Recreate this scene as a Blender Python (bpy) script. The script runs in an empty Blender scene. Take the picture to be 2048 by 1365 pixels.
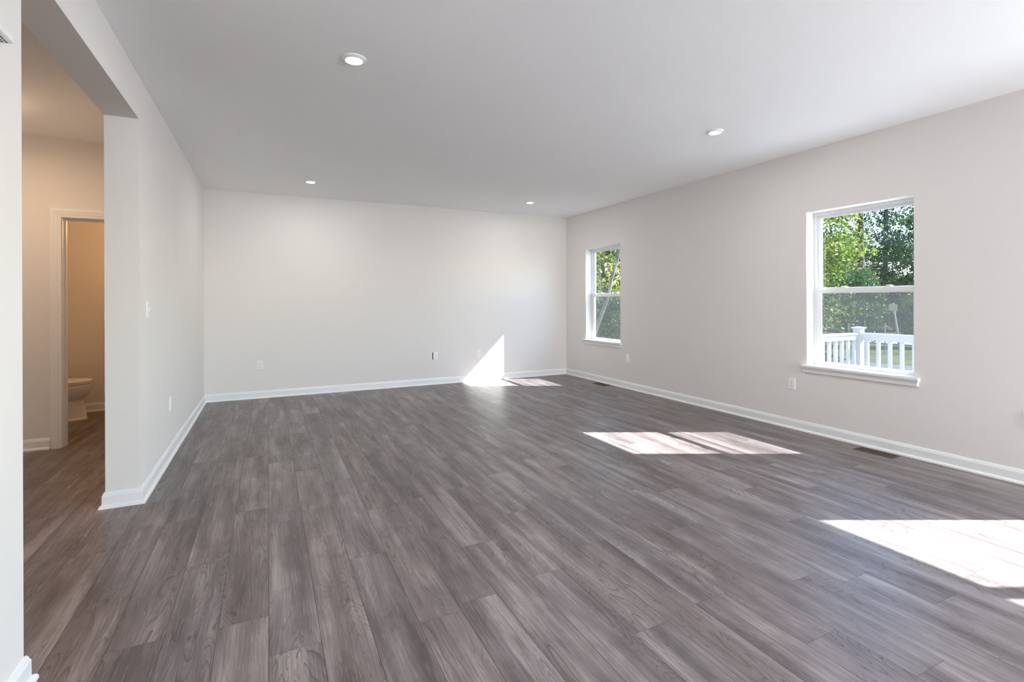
import bpy, bmesh, math, random
import numpy as np
from mathutils import Vector, Matrix

C = bpy.context
scene = C.scene
COL = scene.collection
rng = np.random.default_rng(7)
random.seed(7)

# ------------------------------------------------------------------ camera
YAW, ROLL = 0.453638, 0.003946
cam_data = bpy.data.cameras.new('camera')
cam_data.sensor_width = 36.0
cam_data.sensor_fit = 'HORIZONTAL'
cam_data.lens = 999.515 / 2048 * 36.0
cam_data.shift_y = -(682.5 - 602.217) / 2048
cam_data.clip_start = 0.05
cam_data.clip_end = 500
cam = bpy.data.objects.new('camera', cam_data)
COL.objects.link(cam)
_s, _c = math.sin(YAW), math.cos(YAW)
_F, _R, _U = Vector((_s, _c, 0)), Vector((_c, -_s, 0)), Vector((0, 0, 1))
_r2 = _R * math.cos(ROLL) - _U * math.sin(ROLL)
_u2 = _U * math.cos(ROLL) + _R * math.sin(ROLL)
_m = Matrix((_r2, _u2, -_F)).transposed().to_4x4()
_m.translation = (0, 0, 1.2883)
cam.matrix_world = _m
scene.camera = cam

# ------------------------------------------------------------------ sky, sun, exposure
SUN_AZ = math.radians(-26.4)          # direction towards the sun, from +X
SUN_ALT = math.atan(0.882)
SUN_STRENGTH = 31.0
SKY_STRENGTH = 1.1
LAMP_POWER = 7.5
PENDANT_FILL = 860.0
world = bpy.data.worlds.new('world')
scene.world = world
world.use_nodes = True
wn = world.node_tree
wn.nodes.clear()
_sky = wn.nodes.new('ShaderNodeTexSky')
_sky.sky_type = 'NISHITA'
_sky.sun_disc = False
_sky.sun_elevation = SUN_ALT
_sky.sun_rotation = math.pi / 2 - SUN_AZ
_sky.air_density = 1.0
_sky.dust_density = 0.15
_sky.ozone_density = 1.5
_bg = wn.nodes.new('ShaderNodeBackground')
_bg.inputs['Strength'].default_value = SKY_STRENGTH
_wo = wn.nodes.new('ShaderNodeOutputWorld')
wn.links.new(_sky.outputs[0], _bg.inputs['Color'])
wn.links.new(_bg.outputs[0], _wo.inputs['Surface'])

sun_data = bpy.data.lights.new('sun', 'SUN')
sun_data.energy = SUN_STRENGTH
sun_data.angle = math.radians(0.5)
sun_data.color = (0.98, 0.995, 1.0)
sun = bpy.data.objects.new('sun', sun_data)
COL.objects.link(sun)
_sd = Vector((math.cos(SUN_ALT) * math.cos(SUN_AZ), math.cos(SUN_ALT) * math.sin(SUN_AZ), math.sin(SUN_ALT)))
sun.rotation_euler = _sd.to_track_quat('Z', 'Y').to_euler()
sun.location = (30, -20, 30)

vs = scene.view_settings
vs.view_transform = 'Standard'
vs.look = 'None'
vs.exposure = 0.34
vs.gamma = 1.0
vs.use_curve_mapping = False
cy = scene.cycles
cy.use_denoising = True
cy.max_bounces = 14
cy.diffuse_bounces = 9
cy.glossy_bounces = 5
cy.transmission_bounces = 8
cy.transparent_max_bounces = 24
cy.caustics_reflective = False
cy.caustics_refractive = False
cy.sample_clamp_indirect = 6.0

# ------------------------------------------------------------------ material helpers
def srgb(r, g, b):
    f = lambda v: (v / 255 / 12.92) if v / 255 <= 0.04045 else ((v / 255 + 0.055) / 1.055) ** 2.4
    return (f(r), f(g), f(b), 1.0)

class NT:
    def __init__(self, name):
        self.m = bpy.data.materials.new(name)
        self.m.use_nodes = True
        self.t = self.m.node_tree
        self.t.nodes.clear()
        self.out = self.n('ShaderNodeOutputMaterial')
    def n(self, kind, **kw):
        nd = self.t.nodes.new(kind)
        for k, v in kw.items():
            setattr(nd, k, v)
        return nd
    def set(self, sock, v):
        if hasattr(v, 'node') or hasattr(v, 'is_output'):
            self.t.links.new(v, sock)
        else:
            sock.default_value = v
    def math(self, op, a, b=None, c=None, clamp=False):
        nd = self.n('ShaderNodeMath', operation=op, use_clamp=clamp)
        self.set(nd.inputs[0], a)
        if b is not None: self.set(nd.inputs[1], b)
        if c is not None: self.set(nd.inputs[2], c)
        return nd.outputs[0]
    def mix(self, fac, a, b, blend='MIX'):
        nd = self.n('ShaderNodeMix', data_type='RGBA', blend_type=blend)
        self.set(nd.inputs[0], fac); self.set(nd.inputs[6], a); self.set(nd.inputs[7], b)
        return nd.outputs[2]
    def noise(self, vec, scale, detail=2.0, rough=0.5, dist=0.0):
        nd = self.n('ShaderNodeTexNoise')
        if vec is not None: self.set(nd.inputs['Vector'], vec)
        nd.inputs['Scale'].default_value = scale
        nd.inputs['Detail'].default_value = detail
        nd.inputs['Roughness'].default_value = rough
        nd.inputs['Distortion'].default_value = dist
        return nd.outputs['Fac']
    def ramp(self, fac, stops):
        nd = self.n('ShaderNodeValToRGB')
        e = nd.color_ramp.elements
        while len(e) < len(stops): e.new(0.5)
        for el, (p, c) in zip(e, stops):
            el.position = p; el.color = c
        self.set(nd.inputs[0], fac)
        return nd.outputs[0]
    def maprange(self, v, a, b, c, d):
        nd = self.n('ShaderNodeMapRange')
        self.set(nd.inputs[0], v)
        for i, x in enumerate((a, b, c, d)): nd.inputs[i + 1].default_value = x
        return nd.outputs[0]
    def bsdf(self, color, rough, **kw):
        nd = self.n('ShaderNodeBsdfPrincipled')
        self.set(nd.inputs['Base Color'], color)
        self.set(nd.inputs['Roughness'], rough)
        for k, v in kw.items():
            self.set(nd.inputs[k.replace('_', ' ')], v)
        self.t.links.new(nd.outputs[0], self.out.inputs['Surface'])
        return nd

def paint(name, col, rough=0.6, bump=0.0, scale=220.0, vary=0.012, spec=0.3):
    """matt wall paint: faint roller texture and a very slight tone drift"""
    t = NT(name)
    co = t.n('ShaderNodeTexCoord').outputs['Object']
    drift = t.noise(co, 0.8, 3.0)
    k = t.maprange(drift, 0.3, 0.7, 1 - vary, 1 + vary)
    cc = t.mix(1.0, col, k, 'MULTIPLY')
    b = t.bsdf(cc, rough, Specular_IOR_Level=spec)
    if bump:
        bn = t.n('ShaderNodeBump')
        bn.inputs['Strength'].default_value = bump
        bn.inputs['Distance'].default_value = 0.001
        t.set(bn.inputs['Height'], t.noise(co, scale, 3.0))
        t.t.links.new(bn.outputs[0], b.inputs['Normal'])
    return t.m

M = {}
M['wall'] = paint('wall_paint', (0.760, 0.738, 0.715, 1), 0.7, 0.06)
M['ceiling'] = paint('ceiling_paint', (0.88, 0.885, 0.885, 1), 0.85, 0.10, 160.0)
M['trim'] = paint('trim_paint', (0.82, 0.825, 0.825, 1), 0.35, 0.0, 90.0, 0.008, 0.5)
M['vinyl'] = paint('white_vinyl', (0.84, 0.85, 0.86, 1), 0.3, 0.0, 90.0, 0.006, 0.5)
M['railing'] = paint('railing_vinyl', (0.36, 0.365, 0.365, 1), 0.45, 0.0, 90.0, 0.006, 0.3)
M['plastic'] = paint('white_plastic', (0.84, 0.84, 0.835, 1), 0.3, 0.0, 90.0, 0.006, 0.5)
M['porcelain'] = paint('porcelain', (0.82, 0.80, 0.77, 1), 0.12, 0.0, 90.0, 0.006, 0.6)
M['dark'] = paint('dark_slot', (0.02, 0.02, 0.02, 1), 0.6)
M['metal'] = paint('brushed_steel', (0.55, 0.55, 0.56, 1), 0.3)
M['register'] = paint('brown_register', (0.075, 0.050, 0.033, 1), 0.45)
M['siding'] = paint('pale_siding', (0.55, 0.56, 0.57, 1), 0.7)
M['deck'] = paint('pale_deck_board', (0.44, 0.445, 0.445, 1), 0.7, 0.1, 40.0, 0.1)
M['asphalt'] = paint('asphalt', (0.045, 0.050, 0.060, 1), 0.9, 0.2, 30.0, 0.2)
M['concrete'] = paint('bounce_concrete', (0.12, 0.12, 0.12, 1), 0.9, 0.2, 30.0, 0.06)
M['pavement'] = paint('grey_pavement', (0.16, 0.16, 0.165, 1), 0.9, 0.2, 20.0, 0.1)
M['stake'] = paint('pale_stake', (0.20, 0.20, 0.195, 1), 0.7)
M['sign'] = paint('cream_sign', (0.30, 0.27, 0.17, 1), 0.6)

def glass_mat():
    t = NT('window_glass')
    tr = t.n('ShaderNodeBsdfTransparent'); tr.inputs[0].default_value = (0.97, 0.985, 0.98, 1)
    gl = t.n('ShaderNodeBsdfGlossy'); gl.inputs['Roughness'].default_value = 0.0
    geo = t.n('ShaderNodeNewGeometry')
    dt = t.n('ShaderNodeVectorMath', operation='DOT_PRODUCT')
    t.t.links.new(geo.outputs['Incoming'], dt.inputs[0]); t.t.links.new(geo.outputs['Normal'], dt.inputs[1])
    k = t.math('SUBTRACT', 1.0, t.math('ABSOLUTE', dt.outputs['Value']), clamp=True)
    fr = t.math('ADD', 0.035, t.math('MULTIPLY', t.math('POWER', k, 5.0), 0.9))
    mx = t.n('ShaderNodeMixShader')
    t.set(mx.inputs[0], fr)
    t.t.links.new(tr.outputs[0], mx.inputs[1]); t.t.links.new(gl.outputs[0], mx.inputs[2])
    t.t.links.new(mx.outputs[0], t.out.inputs['Surface'])
    return t.m
M['glass'] = glass_mat()

def screen_mat():
    t = NT('insect_screen')
    tr = t.n('ShaderNodeBsdfTransparent')
    df = t.n('ShaderNodeBsdfDiffuse'); df.inputs[0].default_value = (0.018, 0.019, 0.020, 1)
    tl = t.n('ShaderNodeBsdfTranslucent'); tl.inputs[0].default_value = (0.030, 0.032, 0.033, 1)
    a = t.n('ShaderNodeAddShader')
    t.t.links.new(df.outputs[0], a.inputs[0]); t.t.links.new(tl.outputs[0], a.inputs[1])
    co = t.n('ShaderNodeTexCoord').outputs['Object']
    grain = t.noise(co, 260.0, 2.0)
    fac = t.maprange(grain, 0.3, 0.7, 0.17, 0.36)
    mx = t.n('ShaderNodeMixShader')
    t.set(mx.inputs[0], fac)
    t.t.links.new(tr.outputs[0], mx.inputs[1]); t.t.links.new(a.outputs[0], mx.inputs[2])
    t.t.links.new(mx.outputs[0], t.out.inputs['Surface'])
    return t.m
M['screen'] = screen_mat()

def emit_mat(name, col, strength):
    t = NT(name)
    e = t.n('ShaderNodeEmission')
    e.inputs[0].default_value = col; e.inputs[1].default_value = strength
    t.t.links.new(e.outputs[0], t.out.inputs['Surface'])
    return t.m
M['lens'] = emit_mat('lamp_lens', (1.0, 0.93, 0.82, 1), 6.0)
M['warm_lens'] = emit_mat('warm_lamp_lens', (1.0, 0.6, 0.28, 1), 5.0)

PL_W, PL_L = 0.1805, 1.20
def floor_mat():
    t = NT('grey_brown_planks')
    uv = t.n('ShaderNodeUVMap', uv_map='plank').outputs[0]     # metres inside each plank
    at = t.n('ShaderNodeAttribute', attribute_name='plank_random')
    sep = t.n('ShaderNodeSeparateColor'); t.t.links.new(at.outputs['Color'], sep.inputs[0])
    r1, r2, r3 = sep.outputs[0], sep.outputs[1], sep.outputs[2]
    su = t.n('ShaderNodeSeparateXYZ'); t.t.links.new(uv, su.inputs[0])
    u, v = su.outputs[0], su.outputs[1]
    # grain space: shifted to another piece of "tree" for every plank
    def space(kx, ky, o):
        cb = t.n('ShaderNodeCombineXYZ')
        t.set(cb.inputs[0], t.math('ADD', t.math('MULTIPLY', u, kx), t.math('MULTIPLY', r1, 37.0 + o)))
        t.set(cb.inputs[1], t.math('ADD', t.math('MULTIPLY', v, ky), t.math('MULTIPLY', r2, 53.0 + o)))
        t.set(cb.inputs[2], t.math('MULTIPLY', r3, 19.0))
        return cb.outputs[0]
    bands = t.noise(space(11.0, 1.0, 0), 1.0, 2.0, 0.5, 0.25)
    patch = t.noise(space(8.0, 3.0, 5), 1.0, 3.0, 0.55, 0.7)
    fibre = t.noise(space(110.0, 2.6, 9), 1.0, 4.0, 0.7, 0.15)
    fine = t.noise(space(330.0, 7.0, 3), 1.0, 2.0, 0.6)
    # contour lines of a stretched smooth noise: cathedrals and knots
    field = t.noise(space(7.5, 1.15, 14), 1.0, 1.3, 0.45, 1.1)
    cont = t.math('FRACT', t.math('MULTIPLY', field, 21.0))
    line = t.math('MAXIMUM', t.math('POWER', cont, 6.0), t.math('MULTIPLY', t.math('POWER', t.math('FRACT', t.math('MULTIPLY', field, 47.0)), 4.0), 0.45))
    lmask = t.maprange(t.noise(space(4.0, 1.1, 21), 1.0, 1.0), 0.38, 0.55, 0.12, 1.0)
    line = t.math('MULTIPLY', line, lmask)
    crack = t.maprange(t.noise(space(60.0, 1.1, 27), 1.0, 2.0, 0.5, 0.3), 0.66, 0.74, 0.0, 1.0)
    knot = t.maprange(t.noise(space(9.0, 3.4, 31), 1.0, 2.0), 0.64, 0.78, 0.0, 1.0)
    tone = t.math('ADD', t.math('MULTIPLY', bands, 0.68), t.math('MULTIPLY', patch, 0.32))
    tone = t.math('ADD', tone, t.maprange(r3, 0.0, 1.0, -0.025, 0.025))
    col = t.ramp(tone, [(0.35, srgb(84, 75, 74)), (0.46, srgb(112, 102, 101)), (0.54, srgb(129, 119, 118)), (0.66, srgb(160, 150, 148))])
    col = t.mix(t.maprange(fibre, 0.35, 0.70, 0.0, 0.60), col, srgb(80, 71, 71))
    col = t.mix(t.maprange(fine, 0.55, 0.78, 0.0, 0.40), col, srgb(186, 176, 174))
    col = t.mix(t.math('MULTIPLY', line, 0.78), col, srgb(52, 44, 44))
    col = t.mix(t.math('MULTIPLY', crack, 0.45), col, srgb(52, 45, 45))
    col = t.mix(t.math('MULTIPLY', knot, 0.55), col, srgb(70, 60, 58))
    # warmer or greyer boards
    hue = t.ramp(r1, [(0.0, (0.985, 1.0, 1.02, 1)), (0.5, (1.0, 1.0, 1.0, 1)), (1.0, (1.03, 0.99, 0.975, 1))])
    col = t.mix(1.0, col, hue, 'MULTIPLY')
    # joints
    du = t.math('MINIMUM', u, t.math('SUBTRACT', PL_W, u))
    dv = t.math('MINIMUM', v, t.math('SUBTRACT', PL_L, v))
    ju = t.maprange(du, 0.0006, 0.0020, 1.0, 0.0)
    jv = t.maprange(dv, 0.0006, 0.0020, 1.0, 0.0)
    joint = t.math('MAXIMUM', ju, t.math('MULTIPLY', jv, 0.6))
    col = t.mix(t.math('MULTIPLY', joint, 0.85), col, srgb(38, 34, 34))
    rough = t.math('ADD', 0.30, t.math('MULTIPLY', fibre, 0.16))
    b = t.bsdf(col, rough, Specular_IOR_Level=0.4)
    bump = t.n('ShaderNodeBump')
    bump.inputs['Strength'].default_value = 0.25
    bump.inputs['Distance'].default_value = 0.0008
    hgt = t.math('SUBTRACT', t.math('MULTIPLY', fibre, -0.6), t.math('MULTIPLY', joint, 1.6))
    t.set(bump.inputs['Height'], hgt)
    t.t.links.new(bump.outputs[0], b.inputs['Normal'])
    return t.m
M['floor'] = floor_mat()

def leaf_mat(name, stops, trans=0.45, k=0.55):
    t = NT(name)
    at = t.n('ShaderNodeAttribute', attribute_name='leaf_random')
    info = t.n('ShaderNodeObjectInfo')
    f = t.math('ADD', t.math('MULTIPLY', at.outputs['Fac'], 0.85), t.math('MULTIPLY', info.outputs['Random'], 0.15))
    col = t.mix(1.0, t.ramp(f, stops), (k, k, k, 1), 'MULTIPLY')
    df = t.n('ShaderNodeBsdfDiffuse'); t.set(df.inputs[0], col)
    tl = t.n('ShaderNodeBsdfTranslucent'); t.set(tl.inputs[0], col)
    gl = t.n('ShaderNodeBsdfGlossy'); gl.inputs['Roughness'].default_value = 0.45
    gl.inputs[0].default_value = (0.8, 0.8, 0.8, 1)
    mx = t.n('ShaderNodeMixShader'); mx.inputs[0].default_value = trans
    t.t.links.new(df.outputs[0], mx.inputs[1]); t.t.links.new(tl.outputs[0], mx.inputs[2])
    m2 = t.n('ShaderNodeMixShader'); m2.inputs[0].default_value = 0.03
    t.t.links.new(mx.outputs[0], m2.inputs[1]); t.t.links.new(gl.outputs[0], m2.inputs[2])
    t.t.links.new(m2.outputs[0], t.out.inputs['Surface'])
    return t.m
M['leaf_yellow'] = leaf_mat('yellow_green_leaves', [(0.0, (0.030, 0.055, 0.008, 1)), (0.45, (0.085, 0.125, 0.014, 1)), (0.8, (0.17, 0.19, 0.020, 1)), (1.0, (0.30, 0.26, 0.035, 1))], 0.5, 1.15)
M['leaf_green'] = leaf_mat('green_leaves', [(0.0, (0.010, 0.026, 0.008, 1)), (0.5, (0.028, 0.070, 0.018, 1)), (0.85, (0.060, 0.115, 0.024, 1)), (1.0, (0.20, 0.21, 0.03, 1))], 0.45, 0.85)
M['leaf_dark'] = leaf_mat('dark_needles', [(0.0, (0.006, 0.014, 0.008, 1)), (0.6, (0.014, 0.034, 0.018, 1)), (1.0, (0.035, 0.065, 0.028, 1))], 0.25, 0.8)
M['leaf_brown'] = leaf_mat('brush_leaves', [(0.0, (0.020, 0.022, 0.012, 1)), (0.6, (0.045, 0.050, 0.022, 1)), (1.0, (0.10, 0.075, 0.04, 1))], 0.3)

def bark_mat(name, a, b):
    t = NT(name)
    co = t.n('ShaderNodeTexCoord').outputs['Object']
    mp = t.n('ShaderNodeMapping'); mp.inputs['Scale'].default_value = (14, 14, 2.5)
    t.t.links.new(co, mp.inputs[0])
    col = t.ramp(t.noise(mp.outputs[0], 1.0, 4.0), [(0.35, a), (0.65, b)])
    t.bsdf(col, 0.9)
    return t.m
M['bark'] = bark_mat('brown_bark', (0.022, 0.016, 0.013, 1), (0.075, 0.058, 0.05, 1))
M['bark_pale'] = bark_mat('pale_bark', (0.05, 0.042, 0.035, 1), (0.14, 0.12, 0.10, 1))

def ground_mat(name, stops, scale):
    t = NT(name)
    co = t.n('ShaderNodeTexCoord').outputs['Object']
    f = t.math('ADD', t.math('MULTIPLY', t.noise(co, scale, 5.0, 0.7), 0.7), t.math('MULTIPLY', t.noise(co, scale * 0.12, 2.0), 0.3))
    t.bsdf(t.ramp(f, stops), 0.95, Specular_IOR_Level=0.1)
    return t.m
M['grass'] = ground_mat('lawn_grass', [(0.32, (0.018, 0.022, 0.008, 1)), (0.48, (0.038, 0.045, 0.016, 1)), (0.60, (0.065, 0.066, 0.030, 1)), (0.72, (0.11, 0.10, 0.062, 1))], 4.0)
M['litter'] = ground_mat('leaf_litter', [(0.35, (0.018, 0.013, 0.010, 1)), (0.55, (0.045, 0.032, 0.024, 1)), (0.7, (0.10, 0.075, 0.055, 1))], 6.0)

# ------------------------------------------------------------------ object helpers
def link(name, me, mat, parent=None):
    o = bpy.data.objects.new(name, me)
    COL.objects.link(o)
    if mat is not None:
        for m_ in (mat if isinstance(mat, (list, tuple)) else [mat]):
            me.materials.append(m_)
    if parent is not None: o.parent = parent
    return o

def from_bm(name, bm, mat, parent=None, smooth=False, bevel=0.0, seg=2):
    if bevel > 0:
        bmesh.ops.bevel(bm, geom=[e for e in bm.edges if len(e.link_faces) == 2 and e.calc_face_angle(0) > 0.5],
                        offset=bevel, segments=seg, affect='EDGES', clamp_overlap=True)
    bmesh.ops.recalc_face_normals(bm, faces=bm.faces[:])
    me = bpy.data.meshes.new(name)
    bm.to_mesh(me); bm.free()
    if smooth:
        me.polygons.foreach_set('use_smooth', [True] * len(me.polygons))
        try: me.set_sharp_from_angle(angle=math.radians(35))
        except Exception: pass
    return link(name, me, mat, parent)

def box(bm, x0, x1, y0, y1, z0, z1, mi=0):
    vsx = [bm.verts.new((x, y, z)) for x in (x0, x1) for y in (y0, y1) for z in (z0, z1)]
    q = [(0, 1, 3, 2), (4, 6, 7, 5), (0, 4, 5, 1), (2, 3, 7, 6), (0, 2, 6, 4), (1, 5, 7, 3)]
    fs = []
    for a in q:
        f = bm.faces.new([vsx[i] for i in a]); f.material_index = mi; fs.append(f)
    return fs

def empty(name, loc=(0, 0, 0), rz=0.0):
    o = bpy.data.objects.new(name, None)
    o.empty_display_size = 0.1
    COL.objects.link(o)
    o.location = loc; o.rotation_euler = (0, 0, rz)
    return o

def tag(o, label=None, cat=None, group=None, kind=None):
    if label: o['label'] = label
    if cat: o['category'] = cat
    if group: o['group'] = group
    if kind: o['kind'] = kind
    return o

def struct(o, label=None, cat=None):
    return tag(o, label, cat, kind='structure')

def lathe(bm, prof, n=48, cap0=True, cap1=True, mi=0):
    """prof: list of (r, z) from bottom to top"""
    rings = []
    for r, z in prof:
        rings.append([bm.verts.new((r * math.cos(2 * math.pi * i / n), r * math.sin(2 * math.pi * i / n), z)) for i in range(n)])
    for a, b in zip(rings, rings[1:]):
        for i in range(n):
            f = bm.faces.new((a[i], a[(i + 1) % n], b[(i + 1) % n], b[i])); f.material_index = mi
    if cap0: bm.faces.new(list(reversed(rings[0]))).material_index = mi
    if cap1: bm.faces.new(rings[-1]).material_index = mi

def loft(bm, rings, cap0=True, cap1=True, closed=True):
    vr = [[bm.verts.new(p) for p in r] for r in rings]
    n = len(vr[0])
    for a, b in zip(vr, vr[1:]):
        for i in range(n if closed else n - 1):
            bm.faces.new((a[i], a[(i + 1) % n], b[(i + 1) % n], b[i]))
    if cap0: bm.faces.new(list(reversed(vr[0])))
    if cap1: bm.faces.new(vr[-1])

# wall slab in a plane with rectangular holes. axis 'x': plane x = a (thickness a..b), u = y; axis 'y': u = x
def wall(name, axis, a, b, u0, u1, z0, z1, holes, mats):
    us = sorted({u0, u1, *[h[0] for h in holes], *[h[1] for h in holes]})
    zs = sorted({z0, z1, *[h[2] for h in holes], *[h[3] for h in holes]})
    def solid(i, j):
        if i < 0 or j < 0 or i >= len(us) - 1 or j >= len(zs) - 1: return False
        uc, zc = (us[i] + us[i + 1]) / 2, (zs[j] + zs[j + 1]) / 2
        return not any(h[0] < uc < h[1] and h[2] < zc < h[3] for h in holes)
    bm = bmesh.new(); cache = {}
    def v(t, u, z):
        k = (t, u, z)
        if k not in cache:
            cache[k] = bm.verts.new((t, u, z) if axis == 'x' else (u, t, z))
        return cache[k]
    for i in range(len(us) - 1):
        for j in range(len(zs) - 1):
            if not solid(i, j): continue
            ua, ub, za, zb = us[i], us[i + 1], zs[j], zs[j + 1]
            bm.faces.new((v(a, ua, za), v(a, ub, za), v(a, ub, zb), v(a, ua, zb)))
            f = bm.faces.new((v(b, ua, za), v(b, ua, zb), v(b, ub, zb), v(b, ub, za)))
            if len(mats) > 1: f.material_index = 1
            if not solid(i - 1, j): bm.faces.new((v(a, ua, za), v(a, ua, zb), v(b, ua, zb), v(b, ua, za)))
            if not solid(i + 1, j): bm.faces.new((v(a, ub, za), v(b, ub, za), v(b, ub, zb), v(a, ub, zb)))
            if not solid(i, j - 1): bm.faces.new((v(a, ua, za), v(b, ua, za), v(b, ub, za), v(a, ub, za)))
            if not solid(i, j + 1): bm.faces.new((v(a, ua, zb), v(a, ub, zb), v(b, ub, zb), v(b, ua, zb)))
    return struct(from_bm(name, bm, mats))

# mitred sweep of a profile (d = distance from the wall, z) along a plan polyline with the room on its left
def sweep(name, path, prof, mat, closed_ends=True, pre=None, post=None):
    pts = [Vector(q) for q in path]
    full = ([Vector(pre)] if pre else []) + pts + ([Vector(post)] if post else [])
    off = 1 if pre else 0
    bm = bmesh.new(); rings = []
    for i, q in enumerate(pts):
        k = i + off
        d0 = (full[k] - full[k - 1]).normalized() if k > 0 else None
        d1 = (full[k + 1] - full[k]).normalized() if k + 1 < len(full) else None
        d0 = d0 or d1; d1 = d1 or d0
        n0, n1 = Vector((-d0.y, d0.x)), Vector((-d1.y, d1.x))
        nm = (n0 + n1); nm = nm / max(1e-6, nm.dot(n0))
        rings.append([(q.x + nm.x * d, q.y + nm.y * d, z) for d, z in prof])
    loft(bm, rings)
    return from_bm(name, bm, mat)

# ------------------------------------------------------------------ room dimensions
XL, XR, YB, H = -0.743, 4.711, 7.4856, 2.743
XLi = -0.923                     # hall side of the left wall
YF = -4.6                        # wall behind the camera
HY = 5.745                       # hall wall with the powder room door
HX = -3.2
PX = -2.52                       # powder room wall behind the toilet
OP0, OP1, OPZ = 2.230, 3.935, 2.467
W1 = (5.983, 6.877, 0.652, 2.137)
W2 = (2.216, 3.116, 0.652, 2.137)
SL = (-0.87, 0.96, 0.0, 2.03)
KW = (-4.3, -2.5, 0.90, 2.30)
RW = [(2.9, 4.4, 0.9, 2.3)]
WT = 0.17                        # outer wall thickness

# ---- floor: one mesh of planks
bm = bmesh.new()
uvl = bm.loops.layers.uv.new('plank')
cl = bm.loops.layers.float_color.new('plank_random')
known = {-1: 2.283, 0: 2.019, 1: 2.92, 2: 2.597, 4: 3.21, 10: 1.20, 11: 0.929, 13: 1.385, 14: 1.114}
FX0, FX1, FY0, FY1 = HX - 0.1, XR + WT, YF - 0.1, YB + 0.05
k0, k1 = math.floor((FX0 + 0.003) / PL_W), math.ceil((FX1 + 0.003) / PL_W)
prev = 0.0
for k in range(k0, k1):
    xa = -0.003 + k * PL_W
    if k in known: offy = known[k]
    else: offy = prev + random.choice([0.29, 0.38, 0.47, 0.56, 0.66, 0.78]) * PL_L
    prev = offy
    y = offy - math.ceil((offy - FY0) / PL_L) * PL_L
    while y < FY1:
        rc = (random.random(), random.random(), random.random(), 1)
        x0c, x1c, y0c, y1c = max(xa, FX0), min(xa + PL_W, FX1), max(y, FY0), min(y + PL_L, FY1)
        if x1c > x0c and y1c > y0c:
            vv = [bm.verts.new(q) for q in ((x0c, y0c, 0), (x1c, y0c, 0), (x1c, y1c, 0), (x0c, y1c, 0))]
            f = bm.faces.new(vv)
            for lp in f.loops:
                lp[uvl].uv = (lp.vert.co.x - xa, lp.vert.co.y - y)
                lp[cl] = rc
        y += PL_L
me = bpy.data.meshes.new('floor'); bm.to_mesh(me); bm.free()
struct(link('floor', me, M['floor']), 'grey-brown wood-look plank floor running through room and hall', 'floor')

bm = bmesh.new(); box(bm, HX - 0.1, XR + WT, YF - 0.1, YB + 0.15, H, H + 0.15)
struct(from_bm('ceiling', bm, M['ceiling']), 'flat white painted ceiling', 'ceiling')

# ---- walls
wall('wall_left', 'x', XLi, XL, YF, YB, 0, H, [(OP0, OP1, 0, OPZ)], [M['wall'], M['wall']])
wall('wall_back', 'y', YB, YB + 0.14, HX - 0.1, XR + WT, 0, H, [], [M['wall'], M['siding']])
wall('wall_right', 'x', XR, XR + WT, YF, YB, 0, H, [W1, W2, SL, KW], [M['wall'], M['siding']])
wall('wall_front', 'y', YF - 0.1, YF, HX - 0.1, XR + WT, 0, H, RW, [M['wall'], M['wall']])
DO0, DO1, DOZ = -1.643, -1.030, 2.040
wall('wall_hall', 'y', HY, HY + 0.115, HX, XLi, 0, H, [(DO0 - 0.02, DO1 + 0.02, 0, DOZ + 0.02)], [M['wall'], M['wall']])
wall('wall_hall_left', 'x', HX - 0.1, HX, YF, YB, 0, H, [], [M['wall'], M['wall']])
wall('wall_hall_front', 'y', 1.0, 1.1, HX, XLi, 0, H, [], [M['wall'], M['wall']])
wall('wall_powder', 'x', PX - 0.1, PX, HY + 0.115, YB, 0, H, [], [M['wall'], M['wall']])

# ---- baseboards (board with moulded top and a shoe at the floor)
BASE = [(0.0, 0.0), (0.030, 0.0), (0.0295, 0.008), (0.026, 0.016), (0.020, 0.0205), (0.0155, 0.021),
        (0.0150, 0.074), (0.0140, 0.079), (0.0115, 0.081), (0.0110, 0.086), (0.0060, 0.097), (0.0, 0.099)]
P_right0, P_rb, P_lb = (XR, 1.04), (XR, YB), (XL, YB)
struct(sweep('baseboard_right', [P_right0, P_rb], BASE, M['trim'], post=P_lb))
struct(sweep('baseboard_back', [P_rb, P_lb], BASE, M['trim'], pre=P_right0, post=(XL, OP1)))
struct(sweep('baseboard_left', [P_lb, (XL, OP1), (XLi, OP1), (XLi, HY)], BASE, M['trim'], pre=P_rb))
struct(sweep('baseboard_front', [(XLi, 1.1), (XLi, OP0), (XL, OP0), (XL, YF)], BASE, M['trim']))
struct(sweep('baseboard_hall', [(DO0 - 0.087, HY), (HX, HY), (HX, 1.1), (XLi, 1.1)], BASE, M['trim']))
struct(sweep('baseboard_powder', [(XLi, HY + 0.2), (XLi, YB), (PX, YB), (PX, HY + 0.115)], BASE, M['trim']))

# ---- powder room door opening: jamb and moulded casing
d = struct(empty('door_1', ((DO0 + DO1) / 2, HY, 0)), 'cased opening to the powder room in the hall', 'door frame')
dw = (DO1 - DO0) / 2
bm = bmesh.new()
box(bm, -dw - 0.018, -dw, 0.001, 0.114, 0, DOZ)
box(bm, dw, dw + 0.018, 0.001, 0.114, 0, DOZ)
box(bm, -dw - 0.018, dw + 0.018, 0.001, 0.114, DOZ, DOZ + 0.018)
box(bm, -dw, -dw + 0.011, 0.045, 0.080, 0, DOZ - 0.011)      # door stops
box(bm, dw - 0.011, dw, 0.045, 0.080, 0, DOZ - 0.011)
box(bm, -dw, dw, 0.045, 0.080, DOZ - 0.011, DOZ)
from_bm('jamb', bm, M['trim'], d)
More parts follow.
